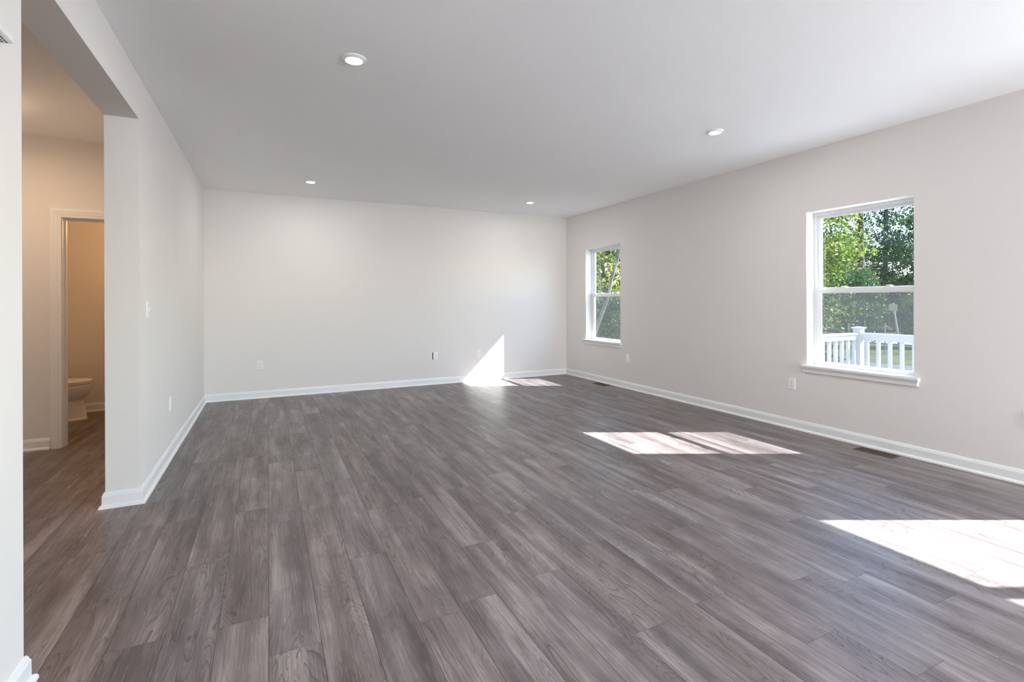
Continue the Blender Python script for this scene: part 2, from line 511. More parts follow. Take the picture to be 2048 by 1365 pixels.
# casing profile: (distance out from opening, thickness)
CAS = [(0.006, 0.0), (0.006, 0.009), (0.012, 0.0115), (0.030, 0.0125), (0.034, 0.0150), (0.052, 0.0160), (0.058, 0.0185), (0.080, 0.0185), (0.083, 0.015), (0.083, 0.0)]
def casing(front):
    bm = bmesh.new(); rings = []
    y = lambda th: (-th) if front else (0.115 + th)
    for side in (0, 1, 2, 3):
        ring = []
        for o_, th in CAS:
            x = (-dw - o_) if side < 2 else (dw + o_)
            z = 0.0 if side in (0, 3) else DOZ + o_
            ring.append((x, y(th), z))
        rings.append(ring)
    loft(bm, rings)
    return bm
from_bm('casing', casing(True), M['trim'], d)
from_bm('casing', casing(False), M['trim'], d)

# ------------------------------------------------------------------ windows (local frame: +x outwards, y along the wall, z up, origin at the opening's lower middle on the room face)
def rect_frame(bm, y0, y1, z0, z1, x0, x1, wl, wr, wb, wt):
    """picture frame: outer y0..y1, z0..z1, member widths"""
    o = [(y0, z0), (y1, z0), (y1, z1), (y0, z1)]
    i = [(y0 + wl, z0 + wb), (y1 - wr, z0 + wb), (y1 - wr, z1 - wt), (y0 + wl, z1 - wt)]
    V = {}
    for nm, x in (('a', x0), ('b', x1)):
        V[nm + 'o'] = [bm.verts.new((x, *q)) for q in o]
        V[nm + 'i'] = [bm.verts.new((x, *q)) for q in i]
    for k in range(4):
        n = (k + 1) % 4
        bm.faces.new((V['ao'][k], V['ao'][n], V['ai'][n], V['ai'][k]))
        bm.faces.new((V['bo'][k], V['bi'][k], V['bi'][n], V['bo'][n]))
        bm.faces.new((V['ao'][k], V['bo'][k], V['bo'][n], V['ao'][n]))
        bm.faces.new((V['ai'][k], V['ai'][n], V['bi'][n], V['bi'][k]))

def hung_window(name, loc, rz, w, h, label):
    root = struct(empty(name, loc, rz), label, 'window')
    a = w / 2
    mid = h * 0.5
    bm = bmesh.new()
    rect_frame(bm, -a, a, 0.0, h, 0.118, 0.165, 0.020, 0.020, 0.018, 0.024)
    rect_frame(bm, -a + 0.020, a - 0.020, 0.018, h - 0.024, 0.142, 0.165, 0.007, 0.007, 0.005, 0.007)
    from_bm('frame', bm, M['vinyl'], root, bevel=0.0015, seg=1)
    bm = bmesh.new()
    rect_frame(bm, -a + 0.024, a - 0.024, mid - 0.030, h - 0.028, 0.1425, 0.162, 0.034, 0.034, 0.040, 0.028)
    up = from_bm('upper_sash', bm, M['vinyl'], root, bevel=0.002, seg=1)
    bm = bmesh.new(); box(bm, 0.150, 0.154, -a + 0.056, a - 0.056, mid + 0.008, h - 0.054)
    from_bm('pane', bm, M['glass'], up)
    bm = bmesh.new()
    rect_frame(bm, -a + 0.021, a - 0.021, 0.006, mid + 0.006, 0.121, 0.141, 0.037, 0.037, 0.026, 0.044)
    rect_frame(bm, -a + 0.050, a - 0.050, 0.024, mid - 0.030, 0.124, 0.139, 0.012, 0.012, 0.010, 0.014)
    lo = from_bm('lower_sash', bm, M['vinyl'], root, bevel=0.002, seg=1)
    bm = bmesh.new(); box(bm, 0.129, 0.133, -a + 0.056, a - 0.056, 0.030, mid - 0.036)
    from_bm('pane', bm, M['glass'], lo)
    for s in (-0.42, 0.42):
        bm = bmesh.new()
        box(bm, 0.122, 0.141, s * a - 0.035, s * a + 0.035, mid + 0.006, mid + 0.012)
        box(bm, 0.126, 0.138, s * a - 0.024, s * a + 0.010, mid + 0.012, mid + 0.022)
        box(bm, 0.118, 0.128, s * a - 0.030, s * a - 0.008, mid + 0.012, mid + 0.018)
        from_bm('sash_lock', bm, M['vinyl'], root, bevel=0.002, seg=1)
    bm = bmesh.new()
    rect_frame(bm, -a + 0.022, a - 0.022, 0.008, mid + 0.004, 0.1635, 0.1685, 0.016, 0.016, 0.014, 0.016)
    sf = from_bm('screen_frame', bm, M['vinyl'], root)
    bm = bmesh.new(); box(bm, 0.1655, 0.1662, -a + 0.036, a - 0.036, 0.020, mid - 0.010)
    from_bm('insect_screen', bm, M['screen'], sf)
    # stool and coved apron
    bm = bmesh.new()
    box(bm, 0.0, 0.120, -a + 0.0005, a - 0.0005, -0.018, 0.003)
    box(bm, -0.036, 0.0, -a - 0.042, a + 0.042, -0.018, 0.003)
    bmesh.ops.remove_doubles(bm, verts=bm.verts[:], dist=1e-6)
    from_bm('stool', bm, M['trim'], root, bevel=0.003, seg=2)
    bm = bmesh.new()
    rings = []
    for z, e, p in ((-0.018, 0.041, 0.034), (-0.026, 0.037, 0.029), (-0.034, 0.032, 0.0235), (-0.043, 0.029, 0.0195), (-0.055, 0.027, 0.017), (-0.066, 0.026, 0.016), (-0.071, 0.0245, 0.013)):
        rings.append([(0.0, -a - e, z), (-p, -a - e, z), (-p, a + e, z), (0.0, a + e, z)])
    loft(bm, rings)
    from_bm('apron', bm, M['trim'], root)
    return root

def on_right(wd): return (XR, (wd[0] + wd[1]) / 2, wd[2]), 0.0, wd[1] - wd[0], wd[3] - wd[2]
hung_window('window_1', *on_right(W1), 'far white double-hung window beside the back corner')
hung_window('window_2', *on_right(W2), 'near white double-hung window looking out on the deck railing')

def added_window(name, loc, rz, w, h, label, halves=2):  # unseen windows, added behind the camera to let in more daylight
    root = struct(empty(name, loc, rz), label, 'window')
    a = w / 2
    bm = bmesh.new(); rect_frame(bm, -a, a, 0, h, 0.03, 0.095, 0.03, 0.03, 0.03, 0.03)
    from_bm('frame', bm, M['vinyl'], root)
    for k in range(halves):
        y0 = -a + 0.03 + k * (w - 0.06) / halves; y1 = y0 + (w - 0.06) / halves
        bm = bmesh.new(); rect_frame(bm, y0, y1, 0.03, h - 0.03, 0.045, 0.08, 0.04, 0.04, 0.04, 0.04)
        sh = from_bm('sash', bm, M['vinyl'], root)
        bm = bmesh.new(); box(bm, 0.060, 0.064, y0 + 0.038, y1 - 0.038, 0.068, h - 0.068)
        from_bm('pane', bm, M['glass'], sh)
    return root
added_window('window_3', (XR, (KW[0] + KW[1]) / 2, KW[2]), 0.0, KW[1] - KW[0], KW[3] - KW[2], 'unseen wide window added for daylight behind the camera on the window wall')
for i, r in enumerate(RW):
    added_window('window_%d' % (4 + i), ((r[0] + r[1]) / 2, YF, r[2]), -math.pi / 2, r[1] - r[0], r[3] - r[2],
                 'unseen window added for daylight in the wall behind the camera')

# sliding glass door to the deck (just outside the frame; it throws the large sun patch)
sd = struct(empty('door_2', (XR, (SL[0] + SL[1]) / 2, 0)), 'white sliding glass door to the deck', 'door')
a = (SL[1] - SL[0]) / 2
bm = bmesh.new(); rect_frame(bm, -a, a, 0.0, SL[3], 0.05, 0.16, 0.025, 0.025, 0.02, 0.025)
from_bm('frame', bm, M['vinyl'], sd)
for y0, y1, x0 in ((-0.005, a - 0.025, 0.115), (-a + 0.025, 0.050, 0.070)):
    bm = bmesh.new(); rect_frame(bm, y0, y1, 0.02, SL[3] - 0.025, x0, x0 + 0.035, 0.060, 0.060, 0.08, 0.060)
    pn = from_bm('panel', bm, M['vinyl'], sd)
    bm = bmesh.new(); box(bm, x0 + 0.015, x0 + 0.020, y0 + 0.058, y1 - 0.058, 0.098, SL[3] - 0.083)
    from_bm('pane', bm, M['glass'], pn)
bm = bmesh.new(); box(bm, 0.045, 0.070, 0.010, 0.030, 0.90, 1.10)
from_bm('handle', bm, M['metal'], sd, bevel=0.004)

# ------------------------------------------------------------------ outlets, switch
def plate_bm(w=0.072, h=0.117, t=0.006):
    """local: +x out of the wall, y along, z up"""
    bm = bmesh.new()
    rings = []
    for x, k in ((0.0, 0.0), (t * 0.55, 0.0), (t, 0.004)):
        rings.append([(x, -w / 2 + k, -h / 2 + k), (x, w / 2 - k, -h / 2 + k), (x, w / 2 - k, h / 2 - k), (x, -w / 2 + k, h / 2 - k)])
    loft(bm, rings)
    return bm

def receptacle_bm(zc):
    bm = bmesh.new()
    ring = []
    for k in range(28):
        an = 2 * math.pi * k / 28
        ring.append((0.0172 * math.cos(an), max(-0.0135, min(0.0135, 0.0172 * math.sin(an)))))
    loft(bm, [[(0.006, y, zc + z) for y, z in ring], [(0.0085, y * 0.97, zc + z * 0.97) for y, z in ring]])
    n0 = len(bm.faces)
    box(bm, 0.0084, 0.0090, -0.0075, -0.0053, zc - 0.002, zc + 0.007)
    box(bm, 0.0084, 0.0090, 0.0053, 0.0075, zc - 0.002, zc + 0.006)
    box(bm, 0.0084, 0.0090, -0.0024, 0.0024, zc - 0.010, zc - 0.0055)
    bm.faces.ensure_lookup_table()
    for f in bm.faces[n0:]: f.material_index = 1
    return bm

def screw_bm(y=0, z=0):
    bm = bmesh.new()
    lathe(bm, [(0.0035, 0.0), (0.0035, 0.0008), (0.0022, 0.0016)], 14)
    bmesh.ops.rotate(bm, cent=(0, 0, 0), matrix=Matrix.Rotation(math.pi / 2, 3, 'Y'), verts=bm.verts[:])
    bmesh.ops.translate(bm, vec=(0.006, y, z), verts=bm.verts[:])
    return bm

def outlet(loc, rz, label, gap=False):
    r = tag(empty('outlet', loc, rz), label, 'outlet', 'wall outlets')
    from_bm('plate', plate_bm(), M['plastic'], r)
    for zc in (0.0195, -0.0195):
        from_bm('receptacle', receptacle_bm(zc), [M['plastic'], M['dark']], r)
    from_bm('screw', screw_bm(), M['metal'], r)
    if gap:
        bm = bmesh.new(); box(bm, 0.0, 0.0015, -0.050, -0.036, -0.056, 0.056)
        g = from_bm('box_gap', bm, M['dark'], r); g['label'] = 'dark gap of the wall box showing beside the plate'
    return r
RZ_RIGHT, RZ_BACK, RZ_LEFT = math.pi, -math.pi / 2, 0.0
outlet((XR, 3.272, 0.447), RZ_RIGHT, 'white outlet on the wall just left of the near window sill')
outlet((XR, 5.822, 0.442), RZ_RIGHT, 'white outlet low on the wall beside the far window')
outlet((XR, 1.530, 0.450), RZ_RIGHT, 'white outlet cut off by the right edge of the photo')
outlet((-0.106, YB, 0.444), RZ_BACK, 'white outlet alone on the left part of the back wall')
outlet((2.326, YB, 0.440), RZ_BACK, 'white outlet on the back wall with a dark gap along its left side', gap=True)
outlet((3.045, YB, 0.449), RZ_BACK, 'white outlet on the back wall touching the sunlit triangle')
outlet((XL, 5.027, 0.436), RZ_LEFT, 'white outlet low on the left wall beyond the hall opening')

sw = tag(empty('light_switch', (XL, 4.165, 1.241), RZ_LEFT), 'white toggle light switch on the left wall beside the hall opening', 'light switch')
from_bm('plate', plate_bm(), M['plastic'], sw)
bm = bmesh.new(); box(bm, 0.005, 0.0075, -0.0055, 0.0055, -0.0125, 0.0125)
loft(bm, [[(0.006, -0.004, -0.006), (0.006, 0.004, -0.006), (0.006, 0.004, 0.006), (0.006, -0.004, 0.006)],
          [(0.018, -0.003, 0.004), (0.018, 0.003, 0.004), (0.018, 0.003, 0.010), (0.018, -0.003, 0.010)]])
from_bm('toggle', bm, M['plastic'], sw)
for z in (0.030, -0.030): from_bm('screw', screw_bm(0, z), M['metal'], sw)

# wall chime at the left edge: thin body with a perforated underside
ch = tag(empty('wall_chime', (XL, 1.93, 2.077)), 'white wall device with a perforated underside at the left edge of the photo', 'door chime')
bm = bmesh.new()
def slab(z, k, dx):
    pts = [(0.0, -0.115 + k), (0.034 - dx, -0.115 + k), (0.046 - dx, -0.106 + k), (0.050 - dx, -0.094 + k), (0.050 - dx, 0.094 - k), (0.046 - dx, 0.106 - k), (0.034 - dx, 0.112 - k), (0.0, 0.112 - k)]
    return [(x, y, z) for x, y in pts]
loft(bm, [slab(0.0, 0.004, 0.004), slab(0.003, 0.0, 0.0), slab(0.020, 0.0, 0.0), slab(0.026, 0.006, 0.006)])
from_bm('housing', bm, M['plastic'], ch)
bm = bmesh.new()
for i in range(17):
    for j in range(3):
        x, y = 0.014 + j * 0.010, -0.096 + i * 0.012
        box(bm, x - 0.0025, x + 0.0025, y - 0.0035, y + 0.0035, -0.0006, 0.0004)
from_bm('grille', bm, M['dark'], ch)

# ------------------------------------------------------------------ recessed ceiling lights
def downlight(x, y, label, power=LAMP_POWER, col=(1.0, 0.97, 0.93)):
    r = tag(empty('recessed_ceiling_light', (x, y, H)), label, 'ceiling light', 'recessed ceiling lights')
    bm = bmesh.new()
    lathe(bm, [(0.050, -0.0150), (0.054, -0.0150), (0.066, -0.0070), (0.0705, -0.0035), (0.0705, 0.0)], 56, cap0=False, cap1=False)
    from_bm('trim_ring', bm, M['trim'], r, smooth=True)
    bm = bmesh.new()
    lathe(bm, [(0.0002, -0.0160), (0.030, -0.0158), (0.050, -0.0150)], 48, cap1=False)
    from_bm('lens', bm, M['lens'], r, smooth=True)
    ld = bpy.data.lights.new('downlight_lamp', 'AREA')
    ld.shape = 'DISK'; ld.size = 0.096; ld.energy = power; ld.color = col
    lo = bpy.data.objects.new('downlight_lamp', ld); COL.objects.link(lo)
    lo.parent = r; lo.location = (0, 0, -0.0175)
    return r
downlight(0.466, 3.100, 'round recessed ceiling light nearest the camera, high left of centre')
downlight(3.463, 3.101, 'round recessed ceiling light in front of the near window')
downlight(0.462, 6.483, 'round recessed ceiling light toward the back left corner')
downlight(3.465, 6.489, 'round recessed ceiling light nearest the far window and back corner')
for x in (0.464,):  # unseen lights added behind the camera to brighten the room
    for y in (-0.28, -3.4):
        downlight(x, y, 'unseen recessed ceiling light added as fill behind the camera, %s' % ('nearer' if y > -1 else 'farther'))

# hall ceiling light and powder room light (warm)
def dome_light(name, loc, label, power, col, lens='warm_lens', up=0.25):
    r = tag(empty(name, loc), label, 'ceiling light')
    bm = bmesh.new(); lathe(bm, [(0.150, -0.022), (0.155, -0.018), (0.155, 0.0)], 48, cap0=False)
    from_bm('base', bm, M['trim'], r, smooth=True)
    bm = bmesh.new()
    lathe(bm, [(0.002, -0.088), (0.05, -0.085), (0.10, -0.070), (0.135, -0.045), (0.148, -0.020)], 40, cap1=False)
    from_bm('shade', bm, M[lens], r, smooth=True)
    da = bpy.data.lights.new('dome_downlight', 'AREA'); da.shape = 'DISK'; da.size = 0.26; da.energy = power * (1 - up); da.color = col
    do_ = bpy.data.objects.new('dome_downlight', da); COL.objects.link(do_); do_.parent = r; do_.location = (0, 0, -0.092)
    ld = bpy.data.lights.new('dome_lamp', 'POINT'); ld.energy = power * up; ld.color = col; ld.shadow_soft_size = 0.06
    lo = bpy.data.objects.new('dome_lamp', ld); COL.objects.link(lo); lo.parent = r; lo.location = (0, 0, -0.16)
    return r
dome_light('hall_ceiling_light', (-1.95, 4.75, H), 'warm flush dome light on the hall ceiling', 14.0, (1.0, 0.70, 0.47))

# globe pendants added out of view behind the camera to fill the room
def pendant(x, y, z, label):
    r = tag(empty('fill_pendant', (x, y, H)), label, 'added fill light', 'added fill pendants')
    bm = bmesh.new(); lathe(bm, [(0.06, -0.025), (0.065, 0.0)], 32)
    from_bm('canopy', bm, M['metal'], r, smooth=True)
    bm = bmesh.new(); lathe(bm, [(0.004, z - H + 0.1), (0.004, -0.02)], 8)
    from_bm('cord', bm, M['dark'], r)
    bm = bmesh.new()
    lathe(bm, [(0.10 * math.sin(math.pi * (k + 0.02) / 12.3), z - H - 0.10 * math.cos(math.pi * (k + 0.02) / 12.3)) for k in range(13)], 32)
    from_bm('globe', bm, M['globe'], r, smooth=True)
    return r
M['globe'] = emit_mat('fill_globe', (0.90, 0.96, 1.0, 1), PENDANT_FILL)
pendant(4.15, -2.9, 1.45, 'unseen globe pendant added as fill behind the camera, nearer the sliding door')
pendant(4.15, -4.0, 1.45, 'unseen globe pendant added as fill behind the camera, farther from the sliding door')
# warm vanity light inside the powder room, on the wall towards the main room
vl = tag(empty('vanity_light', (XLi, 6.75, 1.98), math.pi), 'warm vanity light inside the powder room', 'wall light')
bm = bmesh.new(); box(bm, 0.0, 0.025, -0.28, 0.28, -0.05, 0.05)
from_bm('backplate', bm, M['metal'], vl, bevel=0.004)
for k in (-0.19, 0.0, 0.19):
    bm = bmesh.new(); tube_pts = [(0.02, k, 0.0), (0.09, k, 0.0), (0.10, k, 0.03)]
    loft(bm, [[(x + (0.008 * math.cos(a_) if i_ == 2 else 0.0), y + 0.008 * math.cos(a_) * (i_ < 2), z + 0.008 * math.sin(a_)) for a_ in [2 * math.pi * q / 10 for q in range(10)]] for i_, (x, y, z) in enumerate(tube_pts[:2])])
    from_bm('arm', bm, M['metal'], vl)
    bm = bmesh.new()
    lathe(bm, [(0.022, 0.0), (0.040, 0.015), (0.052, 0.06), (0.055, 0.12)], 28, cap1=False)
    sh = from_bm('glass_shade', bm, M['warm_lens'], vl, smooth=True); sh.location = (0.10, k, -0.005)
ld = bpy.data.lights.new('vanity_lamp', 'POINT'); ld.energy = 7.0; ld.color = (1.0, 0.54, 0.24); ld.shadow_soft_size = 0.12
lo = bpy.data.objects.new('vanity_lamp', ld); COL.objects.link(lo); lo.parent = vl; lo.location = (0.26, 0, 0.08)

# ------------------------------------------------------------------ floor registers
def register(x, y, label):
    r = tag(empty('floor_register', (x, y, 0.0)), label, 'floor register', 'floor registers')
    bm = bmesh.new()
    w, l = 0.062, 0.150
    o = [(-w, -l), (w, -l), (w, l), (-w, l)]; i = [(-w + 0.014, -l + 0.016), (w - 0.014, -l + 0.016), (w - 0.014, l - 0.016), (-w + 0.014, l - 0.016)]
    lo_ = [(px * 1.0, py * 1.0, 0.0) for px, py in o]
    V0 = [bm.verts.new(q) for q in lo_]
    V1 = [bm.verts.new((px * 0.96, py * 0.985, 0.005)) for px, py in o]
    V2 = [bm.verts.new((px, py, 0.005)) for px, py in i]
    V3 = [bm.verts.new((px, py, 0.0008)) for px, py in i]
    for A, B in ((V0, V1), (V1, V2), (V2, V3)):
        for k in range(4): bm.faces.new((A[k], A[(k + 1) % 4], B[(k + 1) % 4], B[k]))
    from_bm('frame', bm, M['register'], r)
    bm = bmesh.new(); box(bm, -w + 0.014, w - 0.014, -l + 0.016, l - 0.016, 0.0004, 0.0009)
    from_bm('opening', bm, M['dark'], r)
    bm = bmesh.new()
    for k in range(3):
        xx = -w + 0.014 + (k + 0.5) * (2 * w - 0.028) / 3
        box(bm, xx - 0.003, xx + 0.003, -l + 0.016, l - 0.016, 0.0009, 0.004)
    for k in range(11):
        yy = -l + 0.016 + (k + 1) * (2 * l - 0.032) / 12
        box(bm, -w + 0.014, w - 0.014, yy - 0.002, yy + 0.002, 0.0009, 0.0035)
    from_bm('grille', bm, M['register'], r)
    return r
register(4.585, 2.435, 'brown metal floor register under the near window')
register(4.590, 6.290, 'brown metal floor register under the far window')

# ------------------------------------------------------------------ toilet (local: +x is the front, origin under the rim's tip)
to = tag(empty('toilet', (-1.770, 7.060, 0.0)), 'white toilet seen side-on through the powder room door', 'toilet')
def egg(x0, x1, hw, z, n=40, p=2.3):
    cx, a_ = (x0 + x1) / 2, (x1 - x0) / 2
    out = []
    for k in range(n):
        an = 2 * math.pi * k / n
        c_, s_ = math.cos(an), math.sin(an)
        xx = cx + a_ * math.copysign(abs(c_) ** (2 / p), c_)
        taper = 1.0 - 0.10 * max(0.0, c_)
        out.append((xx, hw * taper * math.copysign(abs(s_) ** (2 / p), s_), z))
    return out
bm = bmesh.new()
loft(bm, [egg(-0.54, -0.042, 0.118, 0.0, p=2.6), egg(-0.54, -0.042, 0.118, 0.012, p=2.6), egg(-0.535, -0.046, 0.112, 0.022), egg(-0.53, -0.054, 0.107, 0.10), egg(-0.53, -0.062, 0.106, 0.17),
          egg(-0.53, -0.068, 0.110, 0.212), egg(-0.53, -0.064, 0.126, 0.228), egg(-0.53, -0.044, 0.148, 0.252), egg(-0.53, -0.022, 0.166, 0.290),
          egg(-0.52, -0.008, 0.177, 0.335), egg(-0.50, 0.0, 0.182, 0.372), egg(-0.50, 0.0, 0.182, 0.388), egg(-0.495, -0.006, 0.176, 0.393)])
from_bm('bowl', bm, M['porcelain'], to, smooth=True)
bm = bmesh.new(); loft(bm, [egg(-0.47, 0.000, 0.180, 0.397), egg(-0.47, 0.004, 0.184, 0.401), egg(-0.47, 0.004, 0.184, 0.409), egg(-0.47, 0.0, 0.180, 0.412)])
from_bm('seat', bm, M['plastic'], to, smooth=True)
bm = bmesh.new(); loft(bm, [egg(-0.475, 0.000, 0.180, 0.416), egg(-0.475, 0.005, 0.185, 0.420), egg(-0.475, 0.004, 0.184, 0.429), egg(-0.47, -0.010, 0.172, 0.4345)])
from_bm('lid', bm, M['plastic'], to, smooth=True)
for s in (-0.075, 0.075):
    bm = bmesh.new(); box(bm, -0.50, -0.455, s - 0.016, s + 0.016, 0.393, 0.428)
    from_bm('hinge', bm, M['plastic'], to, bevel=0.004)
bm = bmesh.new()
loft(bm, [[(-0.73 + k, -0.20 + k, z), (-0.53 - k, -0.20 + k, z), (-0.53 - k, 0.20 - k, z), (-0.73 + k, 0.20 - k, z)] for z, k in ((0.36, 0.02), (0.39, 0.005), (0.60, -0.003), (0.735, -0.008))])
from_bm('tank', bm, M['porcelain'], to, bevel=0.012)
bm = bmesh.new(); box(bm, -0.742, -0.512, -0.218, 0.218, 0.735, 0.770)
from_bm('tank_lid', bm, M['porcelain'], to, bevel=0.010)
bm = bmesh.new(); box(bm, -0.522, -0.510, -0.17, -0.150, 0.66, 0.68); box(bm, -0.512, -0.503, -0.17, -0.09, 0.664, 0.676)
from_bm('flush_lever', bm, M['metal'], to, bevel=0.003)

# ------------------------------------------------------------------ deck and white railing
DX, DY0, DY1, DZ = 7.85, -5.6, 4.40, -0.10
bm = bmesh.new()
nb = 22
for k in range(nb):
    x0 = XR + WT + 0.005 + k * (DX + 0.09 - XR - WT) / nb
    box(bm, x0, x0 + (DX + 0.09 - XR - WT) / nb - 0.006, DY0, DY1 + 0.09, DZ - 0.03, DZ)
box(bm, XR + WT + 0.005, DX + 0.09, DY0, DY1 + 0.09, DZ - 0.25, DZ - 0.031)
for px in (5.4, DX - 0.02):
    for py in (DY0 + 0.2, 0.6, DY1 - 0.02):
        box(bm, px - 0.07, px + 0.07, py - 0.07, py + 0.07, -0.905, DZ - 0.25)
tag(from_bm('deck', bm, M['deck']), 'pale board deck outside behind the white railing', 'deck')

def rail_post(x, y, label):
    r = tag(empty('railing_post', (x, y, DZ)), label, 'railing post', 'railing posts')
    bm = bmesh.new(); box(bm, -0.05, 0.05, -0.05, 0.05, 0.0, 0.945)
    box(bm, -0.062, 0.062, -0.062, 0.062, 0.0, 0.02)
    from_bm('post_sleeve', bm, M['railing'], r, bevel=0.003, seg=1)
    bm = bmesh.new()
    sq = lambda q, z: [(-q, -q, z), (q, -q, z), (q, q, z), (-q, q, z)]
    loft(bm, [sq(0.053, 0.925), sq(0.053, 0.945), sq(0.058, 0.951), sq(0.072, 0.968), sq(0.075, 0.973), sq(0.075, 0.977), sq(0.010, 0.990)])
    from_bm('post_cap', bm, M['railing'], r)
    return r
rail_post(DX, DY1, 'white railing corner post with a flared cap, seen in the near window')
rail_post(XR + WT + 0.075, DY1, 'white railing post against the outside house wall')
rail_post(DX, DY1 - 2.9, 'white railing post next along from the corner post')
rail_post(DX, DY1 - 5.8, 'white railing post farthest along the deck')

def rail_section(p0, p1, label):
    v_ = Vector((p1[0] - p0[0], p1[1] - p0[1])); L = v_.length
    r = tag(empty('railing_section', (p0[0], p0[1], DZ), math.atan2(v_.y, v_.x)), label, 'railing', 'white deck railing')
    bm = bmesh.new(); box(bm, 0.05, L - 0.05, -0.034, 0.034, 0.872, 0.900); box(bm, 0.05, L - 0.05, -0.021, 0.021, 0.803, 0.872)
    box(bm, 0.05, L - 0.05, -0.028, 0.028, 0.798, 0.818)
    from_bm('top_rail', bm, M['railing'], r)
    bm = bmesh.new(); box(bm, 0.05, L - 0.05, -0.024, 0.024, 0.070, 0.130)
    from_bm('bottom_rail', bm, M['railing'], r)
    n = int((L - 0.1) / 0.148)
    st = (L - n * 0.148) / 2
    me0 = None
    for k in range(n + 1):
        x = st + k * 0.148
        if x < 0.075 or x > L - 0.075: continue
        if me0 is None:
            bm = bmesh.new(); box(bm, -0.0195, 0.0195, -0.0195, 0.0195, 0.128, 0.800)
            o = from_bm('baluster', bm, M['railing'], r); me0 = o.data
        else:
            o = bpy.data.objects.new('baluster', me0); COL.objects.link(o); o.parent = r
        o.location = (x, 0, 0)
    return r
rail_section((DX, DY1), (XR + WT + 0.075, DY1), 'white railing section running from the corner post back to the house')
rail_section((DX, DY1), (DX, DY1 - 2.9), 'white railing section running right from the corner post')
rail_section((DX, DY1 - 2.9), (DX, DY1 - 5.8), 'white railing section farther right along the deck')

# ------------------------------------------------------------------ ground
GZ = -0.90
def ground(name, pts, z, mat, label, cat, t=0.05):
    bm = bmesh.new()
    loft(bm, [[(x, y, z - t) for x, y in pts], [(x, y, z) for x, y in pts]])
    return struct(from_bm(name, bm, mat), label, cat)
ground('ground', [(-40, -60), (120, -60), (120, 100), (-40, 100)], GZ - 0.06, M['litter'], 'brown leaf litter under the trees', 'ground', 0.3)
ground('patio', [(-12, -30), (13.0, -30), (13.0, 6.0), (4.95, 6.0), (4.95, -4.8), (-12, -4.8)], GZ - 0.005, M['concrete'], 'unseen concrete patio around the deck, added for bounced daylight', 'patio')  # unseen ground, put in for the daylight it bounces indoors
ground('driveway', [(13.0, -40), (19.0, -40), (19.0, 11.0), (13.0, 11.0)], GZ - 0.005, M['asphalt'], 'dark asphalt beyond the deck', 'driveway')
ground('lawn', [(19.0, -40), (27.0, -40), (27.0, 17.0), (22.5, 15.0), (19.0, 11.0)], GZ, M['grass'], 'sunlit strip of grass beyond the railing', 'lawn')
ground('road', [(27.15, -40), (32.0, -40), (32.0, 30.0), (27.15, 18.0)], GZ - 0.01, M['pavement'], 'grey road beyond the grass', 'road')
bm = bmesh.new(); box(bm, 27.0, 27.15, -40, 17.0, GZ - 0.1, GZ + 0.06)
struct(from_bm('curb', bm, M['stake']), 'pale concrete curb between grass and road', 'curb')

# ------------------------------------------------------------------ trees
def tube(bm, pts, radii, n=8):
    rings = []
    pts = [Vector(q) for q in pts]
    for i, q in enumerate(pts):
        d_ = (pts[min(i + 1, len(pts) - 1)] - pts[max(i - 1, 0)]).normalized()
        up = Vector((1, 0, 0)) if abs(d_.x) < 0.9 else Vector((0, 1, 0))
        a_ = d_.cross(up).normalized(); b_ = d_.cross(a_)
        rings.append([q + (a_ * math.cos(2 * math.pi * k / n) + b_ * math.sin(2 * math.pi * k / n)) * radii[i] for k in range(n)])
    loft(bm, rings)

def leaf_mesh(name, centres, spread, per, size, mat, aspect=0.6):
    """many small bent leaves in clumps around the given centres"""
    centres = np.asarray(centres, float)
    nC = len(centres); n = nC * per
    tone = rng.normal(0, 0.16, nC).repeat(per)
    p = centres.repeat(per, axis=0) + rng.normal(0, 1, (n, 3)) * np.asarray(spread)
    d_ = rng.normal(0, 1, (n, 3)); d_[:, 2] -= 0.35; d_ /= np.linalg.norm(d_, axis=1, keepdims=True)
    e_ = np.cross(d_, rng.normal(0, 1, (n, 3))); e_ /= np.linalg.norm(e_, axis=1, keepdims=True)
    L = size * rng.uniform(0.6, 1.3, (n, 1)); Wd = L * aspect * 0.5
    nn = np.cross(d_, e_)
    v = np.stack([p, p + d_ * L * 0.5 + e_ * Wd + nn * L * 0.08, p + d_ * L, p + d_ * L * 0.5 - e_ * Wd + nn * L * 0.08], axis=1).reshape(-1, 3)
    f = np.arange(n * 4).reshape(-1, 4)
    me = bpy.data.meshes.new(name)
    me.vertices.add(n * 4); me.vertices.foreach_set('co', v.astype(np.float32).ravel())
    me.loops.add(n * 4); me.loops.foreach_set('vertex_index', f.ravel().astype(np.int32))
    me.polygons.add(n); me.polygons.foreach_set('loop_start', (np.arange(n) * 4).astype(np.int32))
    me.polygons.foreach_set('loop_total', np.full(n, 4, np.int32))
    me.update(calc_edges=True)
    at = me.attributes.new('leaf_random', 'FLOAT', 'FACE')
    at.data.foreach_set('value', np.clip(0.5 + tone + rng.normal(0, 0.17, n), 0, 1).astype(np.float32))
    me.materials.append(mat)
    return me

def crown_points(n, rx, rz, zc, shell=0.55):
    q = rng.normal(0, 1, (n, 3)); q /= np.linalg.norm(q, axis=1, keepdims=True)
    q *= (shell + (1 - shell) * rng.random((n, 1)) ** 0.6)
    return q * np.array([rx, rx, rz]) + np.array([0, 0, zc])

